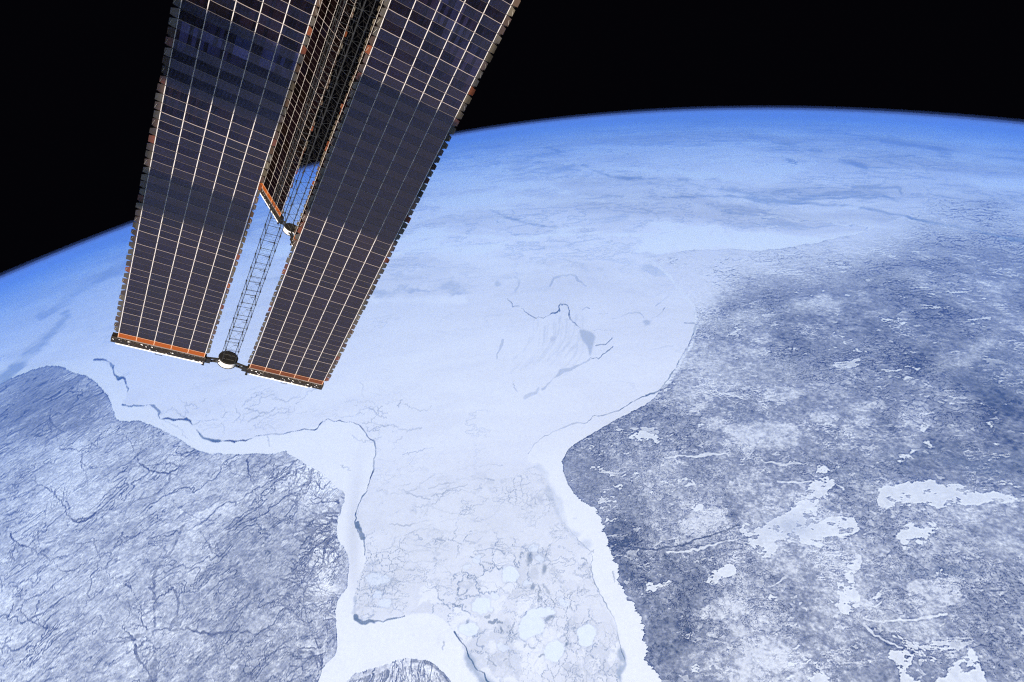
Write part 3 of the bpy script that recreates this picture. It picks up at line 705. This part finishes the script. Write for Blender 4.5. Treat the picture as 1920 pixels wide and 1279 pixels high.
def sphere(r, nu=720, nv=360):
    th = np.linspace(0, math.pi, nv + 1)[:, None] + np.zeros((1, nu)); az = np.linspace(0, 2 * math.pi, nu, endpoint=False)[None, :] + 0 * th
    V = globe_pt(th, az, r).reshape(-1, 3); i = np.arange((nv + 1) * nu).reshape(nv + 1, nu); j = np.roll(i, -1, 1)
    return V, np.stack([i[:-1], i[1:], j[1:], j[:-1]], -1).reshape(-1, 4)[:, ::-1]
V, F = sphere(RE - 14)
o = mesh_obj('ground', V, F, gm, smooth=True, vcol=np.tile(np.array([.66, .68, .72, 1], np.float32), (len(V), 1)))
tag(o, kind='structure')

# ------------------------------------------------------------------ air: nested even shells of blue-scattering gas round the globe
def air(top, sc, ab, name):
    m = bpy.data.materials.new(name); m.use_nodes = True; t = m.node_tree; t.nodes.clear()
    out = t.nodes.new('ShaderNodeOutputMaterial'); v = t.nodes.new('ShaderNodeVolumeScatter'); a = t.nodes.new('ShaderNodeVolumeAbsorption')
    add = t.nodes.new('ShaderNodeAddShader')
    ms = max(sc); v.inputs['Color'].default_value = (*[c / ms for c in sc], 1); v.inputs['Density'].default_value = ms / top
    ma = max(ab); a.inputs['Color'].default_value = (*[1 - c / ma for c in ab], 1); a.inputs['Density'].default_value = ma / top
    t.links.new(v.outputs[0], add.inputs[0]); t.links.new(a.outputs[0], add.inputs[1]); t.links.new(add.outputs[0], out.inputs['Volume'])
    V, F = sphere(RE + top)
    return tag(mesh_obj(name, V, F, m, smooth=True), 'thin blue air clinging to the curved edge of the globe', 'haze', kind='stuff')
SC = (.032, .068, .225); AB = (.255, .160, .020)
for top, k in ((50, .36), (105, .30), (170, .20), (240, .11), (310, .03)):
    air(top, [c * k for c in SC], [c * k + 1e-9 for c in AB], 'haze')

# ------------------------------------------------------------------ solar array wings
LW, GAP, PITCH, T0 = 0.914, 2.64, 0.42, 0.351        # lane width, gap between blankets, row pitch, first row
NROW, NLANE = 80, 5
m_cell = mat('solar cells', (.02, .02, .04), .22, 0, .95, attr=True)
m_cell.node_tree.nodes['Principled BSDF'].inputs['Specular Tint'].default_value = (1, .76, .80, 1)
m_line = mat('white lane tape', (.7, .7, .7), .4, 0, .5, attr=True)
m_tab = mat('kapton edge tabs', (.2, .14, .08), .38, 0, .6, attr=True)
m_kap = mat('orange kapton leader', (.235, .056, .006), .5, 0, .3)
m_kap2 = mat('browned kapton leader', (.105, .030, .010), .5, 0, .3)
m_black = mat('black thermal paint', (.012, .012, .012), .55, 0, .4)
m_white = mat('white thermal paint', (.86, .86, .84), .5, 0, .4)
m_steel = mat('grey mast rods', (.032, .035, .038), .45, .3, .4)
m_wire = mat('thin steel wire', (.05, .05, .05), .4, .5, .5)
m_sill = mat('grey blanket bar', (.25, .22, .21), .5, 0, .5)
def foil_mat():
    m = bpy.data.materials.new('crinkled dark foil'); m.use_nodes = True
    N = m.node_tree.nodes; L = m.node_tree.links; b = N['Principled BSDF']
    tc = N.new('ShaderNodeTexCoord'); v = N.new('ShaderNodeTexVoronoi'); v.feature = 'F1'; v.inputs['Scale'].default_value = 9
    v.inputs['Randomness'].default_value = 1
    n = N.new('ShaderNodeTexNoise'); n.inputs['Scale'].default_value = 2.4
    n.inputs['Detail'].default_value = 6; n.inputs['Roughness'].default_value = .8
    L.new(tc.outputs['Object'], v.inputs['Vector']); L.new(tc.outputs['Object'], n.inputs['Vector'])
    sep = N.new('ShaderNodeSeparateColor'); L.new(v.outputs['Color'], sep.inputs[0])
    r = N.new('ShaderNodeMapRange'); r.inputs['From Min'].default_value = .97; r.inputs['From Max'].default_value = .98
    L.new(sep.outputs[0], r.inputs['Value'])
    r2 = N.new('ShaderNodeMapRange'); r2.inputs['From Min'].default_value = .045; r2.inputs['From Max'].default_value = .035
    L.new(v.outputs['Distance'], r2.inputs['Value'])
    mul = N.new('ShaderNodeMath'); mul.operation = 'MULTIPLY'; L.new(r.outputs[0], mul.inputs[0]); L.new(r2.outputs[0], mul.inputs[1])
    cr = N.new('ShaderNodeValToRGB'); L.new(n.outputs['Fac'], cr.inputs['Fac'])
    e = cr.color_ramp.elements; e[0].position = .35; e[0].color = (.012, .011, .010, 1); e[1].position = .75; e[1].color = (.030, .020, .012, 1)
    mx = N.new('ShaderNodeMix'); mx.data_type = 'RGBA'; L.new(mul.outputs[0], mx.inputs['Factor'])
    L.new(cr.outputs[0], mx.inputs['A']); mx.inputs['B'].default_value = (.8, .78, .74, 1)
    L.new(mx.outputs['Result'], b.inputs['Base Color'])
    bp = N.new('ShaderNodeBump'); bp.inputs['Distance'].default_value = .05; bp.inputs['Strength'].default_value = .8
    L.new(v.outputs['Distance'], bp.inputs['Height']); L.new(bp.outputs[0], b.inputs['Normal'])
    b.inputs['Roughness'].default_value = .5; b.inputs['Specular IOR Level'].default_value = .25
    return m
m_foil = foil_mat()

def row_y(n): return T0 + PITCH * n
def row_z(n): return (.006 if n % 2 else -.006)
R0 = random.Random(5)
ROWW = [R0.choice((.006, .010, .018)) if n % 2 else R0.choice((.020, .028, .030)) for n in range(NROW + 1)]

NSUB = 6
def cell_mesh(x0, sgn, seed):
    """accordion-folded blanket: five lanes by eighty rows, each lane six narrow cells wide, with the
    cells' own tones: dark plum and warm brown; a limb reflection is painted in as blue streaks far up"""
    r = random.Random(seed); V, F, C = [], [], []
    nx = NLANE * NSUB
    for n in range(NROW + 1):
        for i in range(nx + 1):
            V.append((x0 + i * LW / NSUB, row_y(n) + .004 * math.sin(i * .5 + n * 1.7), row_z(n) + .004 * math.sin(i * .7 + n)))
    dark = [r.random() < .30 for _ in range(nx)]
    lane_k = [r.uniform(.9, 1.1) for _ in range(NLANE)]
    block = {}
    for n in range(NROW):
        rk = r.uniform(.88, 1.1)
        for i in range(nx):
            a = n * (nx + 1) + i
            F.append((a, a + nx + 1, a + nx + 2, a + 1))
            L_ = i // NSUB
            key = (n // 2, L_)
            if key not in block: block[key] = (r.uniform(.72, 1.18), r.random())
            bk, warm = block[key]
            k = lane_k[L_] * rk * bk
            c = [.0260, .0130, .0195]
            if warm < .25: c = [.0300, .0150, .0130]
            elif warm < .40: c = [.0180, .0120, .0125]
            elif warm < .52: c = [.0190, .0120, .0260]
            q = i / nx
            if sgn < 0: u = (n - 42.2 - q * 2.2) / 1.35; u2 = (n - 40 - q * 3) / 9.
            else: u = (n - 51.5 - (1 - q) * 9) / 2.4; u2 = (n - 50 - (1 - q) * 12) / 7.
            wb, ws = math.exp(-u * u * u * u), math.exp(-u2 * u2)  # blue band: the limb's reflection painted into the cell colour
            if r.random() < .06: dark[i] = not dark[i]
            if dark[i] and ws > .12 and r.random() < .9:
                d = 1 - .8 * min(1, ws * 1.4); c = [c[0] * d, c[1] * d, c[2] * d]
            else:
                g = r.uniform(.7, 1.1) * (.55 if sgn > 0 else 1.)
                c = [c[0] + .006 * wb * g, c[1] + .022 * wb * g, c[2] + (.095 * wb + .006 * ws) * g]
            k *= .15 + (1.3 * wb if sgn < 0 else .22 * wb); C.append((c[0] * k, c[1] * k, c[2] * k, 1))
    return V, F, C

def lines_mesh(x0, seed):
    """white lane tapes and the thin row seams of one blanket, standing 1 cm proud of the cells"""
    r = random.Random(seed); b = MB()
    for i in range(NLANE + 1):
        x = x0 + i * LW
        for n in range(NROW):
            y0, y1 = row_y(n), row_y(n + 1); w = .018
            z0, z1 = row_z(n) - .014, row_z(n + 1) - .014
            k = r.uniform(.88, 1.0)
            b.add([(x - w, y0 + .015, z0), (x + w, y0 + .015, z0), (x + w, y1 - .015, z1), (x - w, y1 - .015, z1)], [(0, 3, 2, 1)], (.56 * k, .55 * k, .53 * k))
    for n in range(NROW + 1):
        w = ROWW[n] * r.uniform(.8, 1.15) * .5; z = row_z(n) - .012
        k = r.uniform(.8, 1.0) * min(1., .25 + ROWW[n] * 24); c = (.30 * k, .26 * k, .245 * k)
        for i in range(NLANE):
            m = 4
            sag = .014 * r.uniform(.2, 1.1)
            for j in range(m):
                xa, xb = x0 + (i + j / m) * LW, x0 + (i + (j + 1) / m) * LW
                ya = row_y(n) - sag * math.sin(math.pi * j / m); yb = row_y(n) - sag * math.sin(math.pi * (j + 1) / m)
                b.add([(xa, ya - w, z), (xb, yb - w, z), (xb, yb + w, z), (xa, ya + w, z)], [(0, 3, 2, 1)], c)
    return b

def fringe(x0, sgn, wid, seed):
    """tabs along one long edge, one to a row, with notched outer ends"""
    r = random.Random(seed); b = MB()
    for n in range(NROW):
        y0 = row_y(n); h = PITCH; t = r.random()
        k = r.uniform(.7, 1.25)
        if t < .10: c = (.11 * k, .032 * k, .012 * k)
        elif t < .5: c = (.052 * k, .034 * k, .024 * k)
        else: c = (.060 * k, .052 * k, .038 * k)
        z0 = .012 + r.uniform(-.012, .012); z1 = z0 + r.uniform(-.10, .04)
        w = wid * r.uniform(.88, 1.12); e = r.uniform(.03, .075)
        xa, xb = x0 + sgn * .03, x0 + sgn * w
        V = [(xa, y0 + .01, z0), (xb, y0 + e, z1), (xb, y0 + h - e * 1.3, z1), (xa, y0 + h - .01, z0)]
        Vb = [(x, y, z + .006) for x, y, z in V]
        f = [(0, 1, 2, 3), (7, 6, 5, 4), (0, 4, 5, 1), (1, 5, 6, 2), (2, 6, 7, 3)]
        b.add(V + Vb, f if sgn < 0 else [q[::-1] for q in f], c)
        # small dark hinge wedge between the tabs
        V = [(xa, y0 - .05, z0 + .02), (x0 + sgn * w * .8, y0, z0 + .02), (xa, y0 + .06, z0 + .02)]
        b.add(V, [(0, 1, 2) if sgn > 0 else (2, 1, 0)], (.03, .02, .015))
        if r.random() < .35:      # folded loop of the edge cable
            b.bar((xb - sgn * .02, y0 + .1, z1 - .01), (xb - sgn * .09, y0 + .3, z1 - .01), .008, 5, (.35, .33, .28))
    return b

def blanket(root, sgn, seed):
    x0 = GAP / 2 if sgn > 0 else -GAP / 2 - NLANE * LW
    x1 = x0 + NLANE * LW
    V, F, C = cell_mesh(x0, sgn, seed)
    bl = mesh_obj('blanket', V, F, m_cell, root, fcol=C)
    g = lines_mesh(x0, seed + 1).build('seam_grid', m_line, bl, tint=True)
    fringe(x0, -1, .27 if sgn < 0 else .20, seed + 5).build('edge_tabs', m_tab, bl, tint=True)
    fringe(x1, 1, .20 if sgn < 0 else .27, seed + 6).build('edge_tabs', m_tab, bl, tint=True)
    ld_ = MB(); ld_.box(x0, x1, -.0, T0 - .004, -.004, .004)
    le = ld_.build('kapton_leader', m_kap if sgn < 0 else m_kap2, root)
    tp = MB()
    for i in range(NLANE + 1):
        x = x0 + i * LW; tp.box(x - .02, x + .02, .004, T0, -.016, -.006, (.55, .33, .2))
    tp.box(x0, x1, T0 - .012, T0 + .010, -.032, -.022, (.5, .3, .2))
    tp.build('leader_tape', m_line, le, tint=True)
    # blanket box at the tip, with sunlit white ledge
    xa, xb = (x0 - .32, x1 + .12) if sgn < 0 else (x0 - .12, x1 + .12)
    bx = MB(); r = random.Random(seed)
    n = 26
    prev = None
    for i in range(n + 1):                                  # crinkled foil front, corrugated a little
        x = xa + (xb - xa) * i / n
        ring = [(x, -.03, -.02), (x, -.12 + r.uniform(-.02, .02), -.07 + r.uniform(-.025, .02)), (x, -.30 + r.uniform(-.03, .03), -.08 + r.uniform(-.03, .03)),
                (x, -.50, -.04), (x, -.50, .30), (x, -.03, .30)]
        if prev:
            for j in range(6):
                k = (j + 1) % 6
                bx.add([prev[j], prev[k], ring[k], ring[j]], [(0, 1, 2, 3)] )
        else: bx.add(ring, [tuple(range(6))])
        prev = ring
    bx.add(prev, [tuple(range(6))[::-1]])
    fl = bx
    for k in range(24):                                     # torn white flecks standing out of the foil
        x, y = r.uniform(xa + .1, xb - .1), r.uniform(-.44, -.08); q = r.uniform(.02, .075)
        fl.add([(x - q, y, -.11), (x + q, y - .4 * q, -.125), (x + r.uniform(-q, q), y + q * 1.3, -.14), (x, y, -.07)], [(0, 1, 2), (0, 2, 3), (1, 3, 2), (0, 3, 1)], (1, 1, 1), 1)
    box = bx.build('blanket_box', [m_foil, m_white], root)
    sb = MB(); sb.box(x0 - .02, x1 + .02, -.034, -.002, -.045, -.005); sb.build('hinge_bar', m_sill, box)
    lg = MB(); lg.box(xa + .25, xb - (.1 if sgn < 0 else .9), -.585, -.503, -.05, .28); lg.build('ledge', m_white, box)
    h = MB(); xm = (xa + xb) / 2
    h.bar((xm - .18, -.60, -.04), (xm - .18, -.70, -.04), .014); h.bar((xm + .18, -.60, -.04), (xm + .18, -.70, -.04), .014)
    h.bar((xm - .19, -.70, -.04), (xm + .19, -.70, -.04), .014); h.build('grip', m_black, box)
    return bl

def mast(root):
    """square truss mast: four rods, square frames at every bay, cross wires"""
    c_, s_ = math.cos(rad(9)), math.sin(rad(9)); h = .37; zc = .42
    def P_(i, y):
        x, z = ((-h, -h), (h, -h), (h, h), (-h, h))[i % 4]
        return (x * c_ - z * s_, y, x * s_ + z * c_ + zc)
    b = MB(); bay = 1.02; nb = 33
    for i in range(4): b.bar(P_(i, -.3), P_(i, nb * bay), .016, 6)
    for n in range(nb + 1):
        y = n * bay
        for i in range(4):
            b.bar(P_(i, y), P_(i + 1, y), .014, 5)
            x, yy, z = P_(i, y); b.box(x - .035, x + .035, yy - .045, yy + .045, z - .035, z + .035)
    m = b.build('mast', m_steel, root)
    w = MB()
    for n in range(nb):
        y = n * bay
        for i in range(4):
            w.bar(P_(i, y), P_(i + 1, y + bay), .003, 4); w.bar(P_(i + 1, y), P_(i, y + bay), .003, 4)
        q = P_(1, y + bay / 2); p = P_(0, y + bay / 2); mid = tuple(.55 * a + .45 * b_ for a, b_ in zip(p, q))
        w.bar(q, mid, .011, 4)
        p, q = P_(3, y + bay * .33), P_(2, y + bay * .33); w.bar(p, q, .006, 4)
        p, q = P_(0, y + bay * .66), P_(1, y + bay * .66); w.bar(p, q, .006, 4)
    w.build('cross_wires', m_wire, m)

def canister(root):
    n = 48; V, F, M_ = [], [], []
    prof = [(.0, .02), (.50, .02), (.545, .0), (.57, -.01), (.57, -.04), (.555, -.05), (.555, -.40), (.575, -.41), (.575, -.45), (.53, -.46), (0, -.46)]
    for q, (rr, y) in enumerate(prof):
        for i in range(n):
            a = 2 * math.pi * i / n; V.append((rr * math.cos(a), y, rr * math.sin(a) + .42))
    for q in range(len(prof) - 1):
        for i in range(n):
            j = (i + 1) % n
            F.append((q * n + i, q * n + j, (q + 1) * n + j, (q + 1) * n + i))
            M_.append(1 if 4 <= q <= 5 else 0)
    can = mesh_obj('mast_cap', V, F, [m_black, m_white], root, smooth=False, fmat=M_)
    rb = MB()
    for z in (.22, .60): rb.box(-.34, .34, .021, .05, z - .012, z + .012)
    rb.build('cap_rib', mat('worn black rib', (.05, .05, .045), .5), can)
    for a in (205, 335):
        x, z = .56 * math.cos(rad(a)), .56 * math.sin(rad(a)) + .42
        q = MB(); q.box(x - .05, x + .05, -.14, -.05, z - .03, z + .03); q.build('latch', m_steel, can)
    return can
def arms(root):
    for sgn in (-1, 1):
        b = MB(); xa, xb = sgn * .50, sgn * (GAP / 2 - .05)
        for (za, zb, ya, yb) in ((.20, .08, -.12, -.12), (.20, .08, -.34, -.40)):
            b.bar((xa, ya, za), (xb, yb, zb), .075, 8, r2=.055)
        b.box(min(xb, xb - sgn * .35), max(xb, xb - sgn * .35), -.46, -.08, -.02, .16)
        b.bar((xa, -.1, .15), (xb, -.4, .05), .02, 5); b.bar((xa, -.36, .15), (xb, -.1, .05), .02, 5)
        b.bar((xb - sgn * .02, -.45, .05), (xb - sgn * .02, -.66, .0), .05, 6); b.box(xb - .07, xb + .07, -.72, -.62, -.05, .05)
        b.build('arm', m_black, root)
        k = MB(); k.bar((xa - sgn * .02, -.08, -.02), (xa + sgn * .12, -.2, -.02), .05, 6); k.build('fitting', m_steel, root)

def wing(X, Y, Z, T, name='solar_array_wing'):
    root = bpy.data.objects.new(name, None); COL.objects.link(root)
    root.matrix_world = Matrix([[X[i], Y[i], Z[i], T[i]] for i in range(3)] + [[0, 0, 0, 1]])
    return root
Xw = (0.791696530392205, 0.15972154604929462, -0.5896656946885814)
Yw = (0.5965185872371614, 0.00619489158238834, 0.8025753537200502)
Zw = (-0.13184149136567536, 0.9871426700563124, 0.09037239682872755)
Tw = (-20.25916092934429, 27.599238921002446, -22.23561814362902)
w1 = wing(Xw, Yw, Zw, Tw)
tag(w1, 'nearer solar array wing, two wide dark gridded blankets either side of an open truss mast', 'solar array', 'solar array wings of the station')
blanket(w1, -1, 100); blanket(w1, 1, 200); mast(w1); canister(w1); arms(w1)
# second wing, fourteen metres further along the station's truss, turned about its own mast
def copy_tree(o, parent=None):
    c = o.copy(); COL.objects.link(c); c.parent = parent
    for ch in list(o.children): copy_tree(ch, c)
    return c
w2 = copy_tree(w1)
X2 = (0.5049948723833969, -0.7801178631532472, -0.36931869497182)
Z2 = (0.6238154806888474, 0.6256019044947785, -0.4684831940907254)
T2 = (-20.030855395484693, 41.896566739877024, -20.768571440935357)
w2.matrix_world = Matrix([[X2[i], Yw[i], Z2[i], T2[i]] for i in range(3)] + [[0, 0, 0, 1]])
tag(w2, 'farther solar array wing, turned edge-on and seen narrow in the gap between the wide blankets')

# ------------------------------------------------------------------ added unseen panels above the camera, shaped to shade bands of the near wing
def wp(a, b, d): return [Tw[i] + Xw[i] * a + Yw[i] * b + sd[i] * d for i in range(3)]
blocker_root = bpy.data.objects.new('shade_blocker', None); COL.objects.link(blocker_root)
blocker_root.location = wp(0, 14, 42)
tag(blocker_root, 'added unseen white ribbed panels, placed to shade bands of the near wing', 'shade blocker')
rloc = Vector(blocker_root.location)
BLOCKP = ((-6.2, -1.2, 16.0, 19.7, 42), (-6.2, -1.2, 9.2, 11.6, 42), (1.2, 6.2, 12.25, 20.1, 42))
for a0, a1, b0, b1, d in BLOCKP:
    q = MB(); n = 8
    for k in range(n):
        u0, u1 = b0 + (b1 - b0) * k / n, b0 + (b1 - b0) * (k + .985) / n
        lo = [Vector(wp(a, b, d)) - rloc for a, b in ((a0, u0), (a1, u0), (a1, u1), (a0, u1))]
        up = [v + sd * .04 for v in lo]
        q.add(lo + up, [(0, 1, 2, 3), (7, 6, 5, 4), (0, 4, 5, 1), (1, 5, 6, 2), (2, 6, 7, 3), (3, 7, 4, 0)])
    q.bar(Vector(wp(a0 - .1, b0, d)) - rloc, Vector(wp(a0 - .1, b1, d)) - rloc, .08)
    q.build('blocker_panel', m_white, blocker_root)
q = MB(); q.bar(Vector(wp(-6.2, 7, 42.3)) - rloc, Vector(wp(-6.2, 24, 42.3)) - rloc, .12); q.bar(Vector(wp(6.2, 7, 42.3)) - rloc, Vector(wp(6.2, 24, 42.3)) - rloc, .12)
q.build('blocker_beam', m_steel, blocker_root)
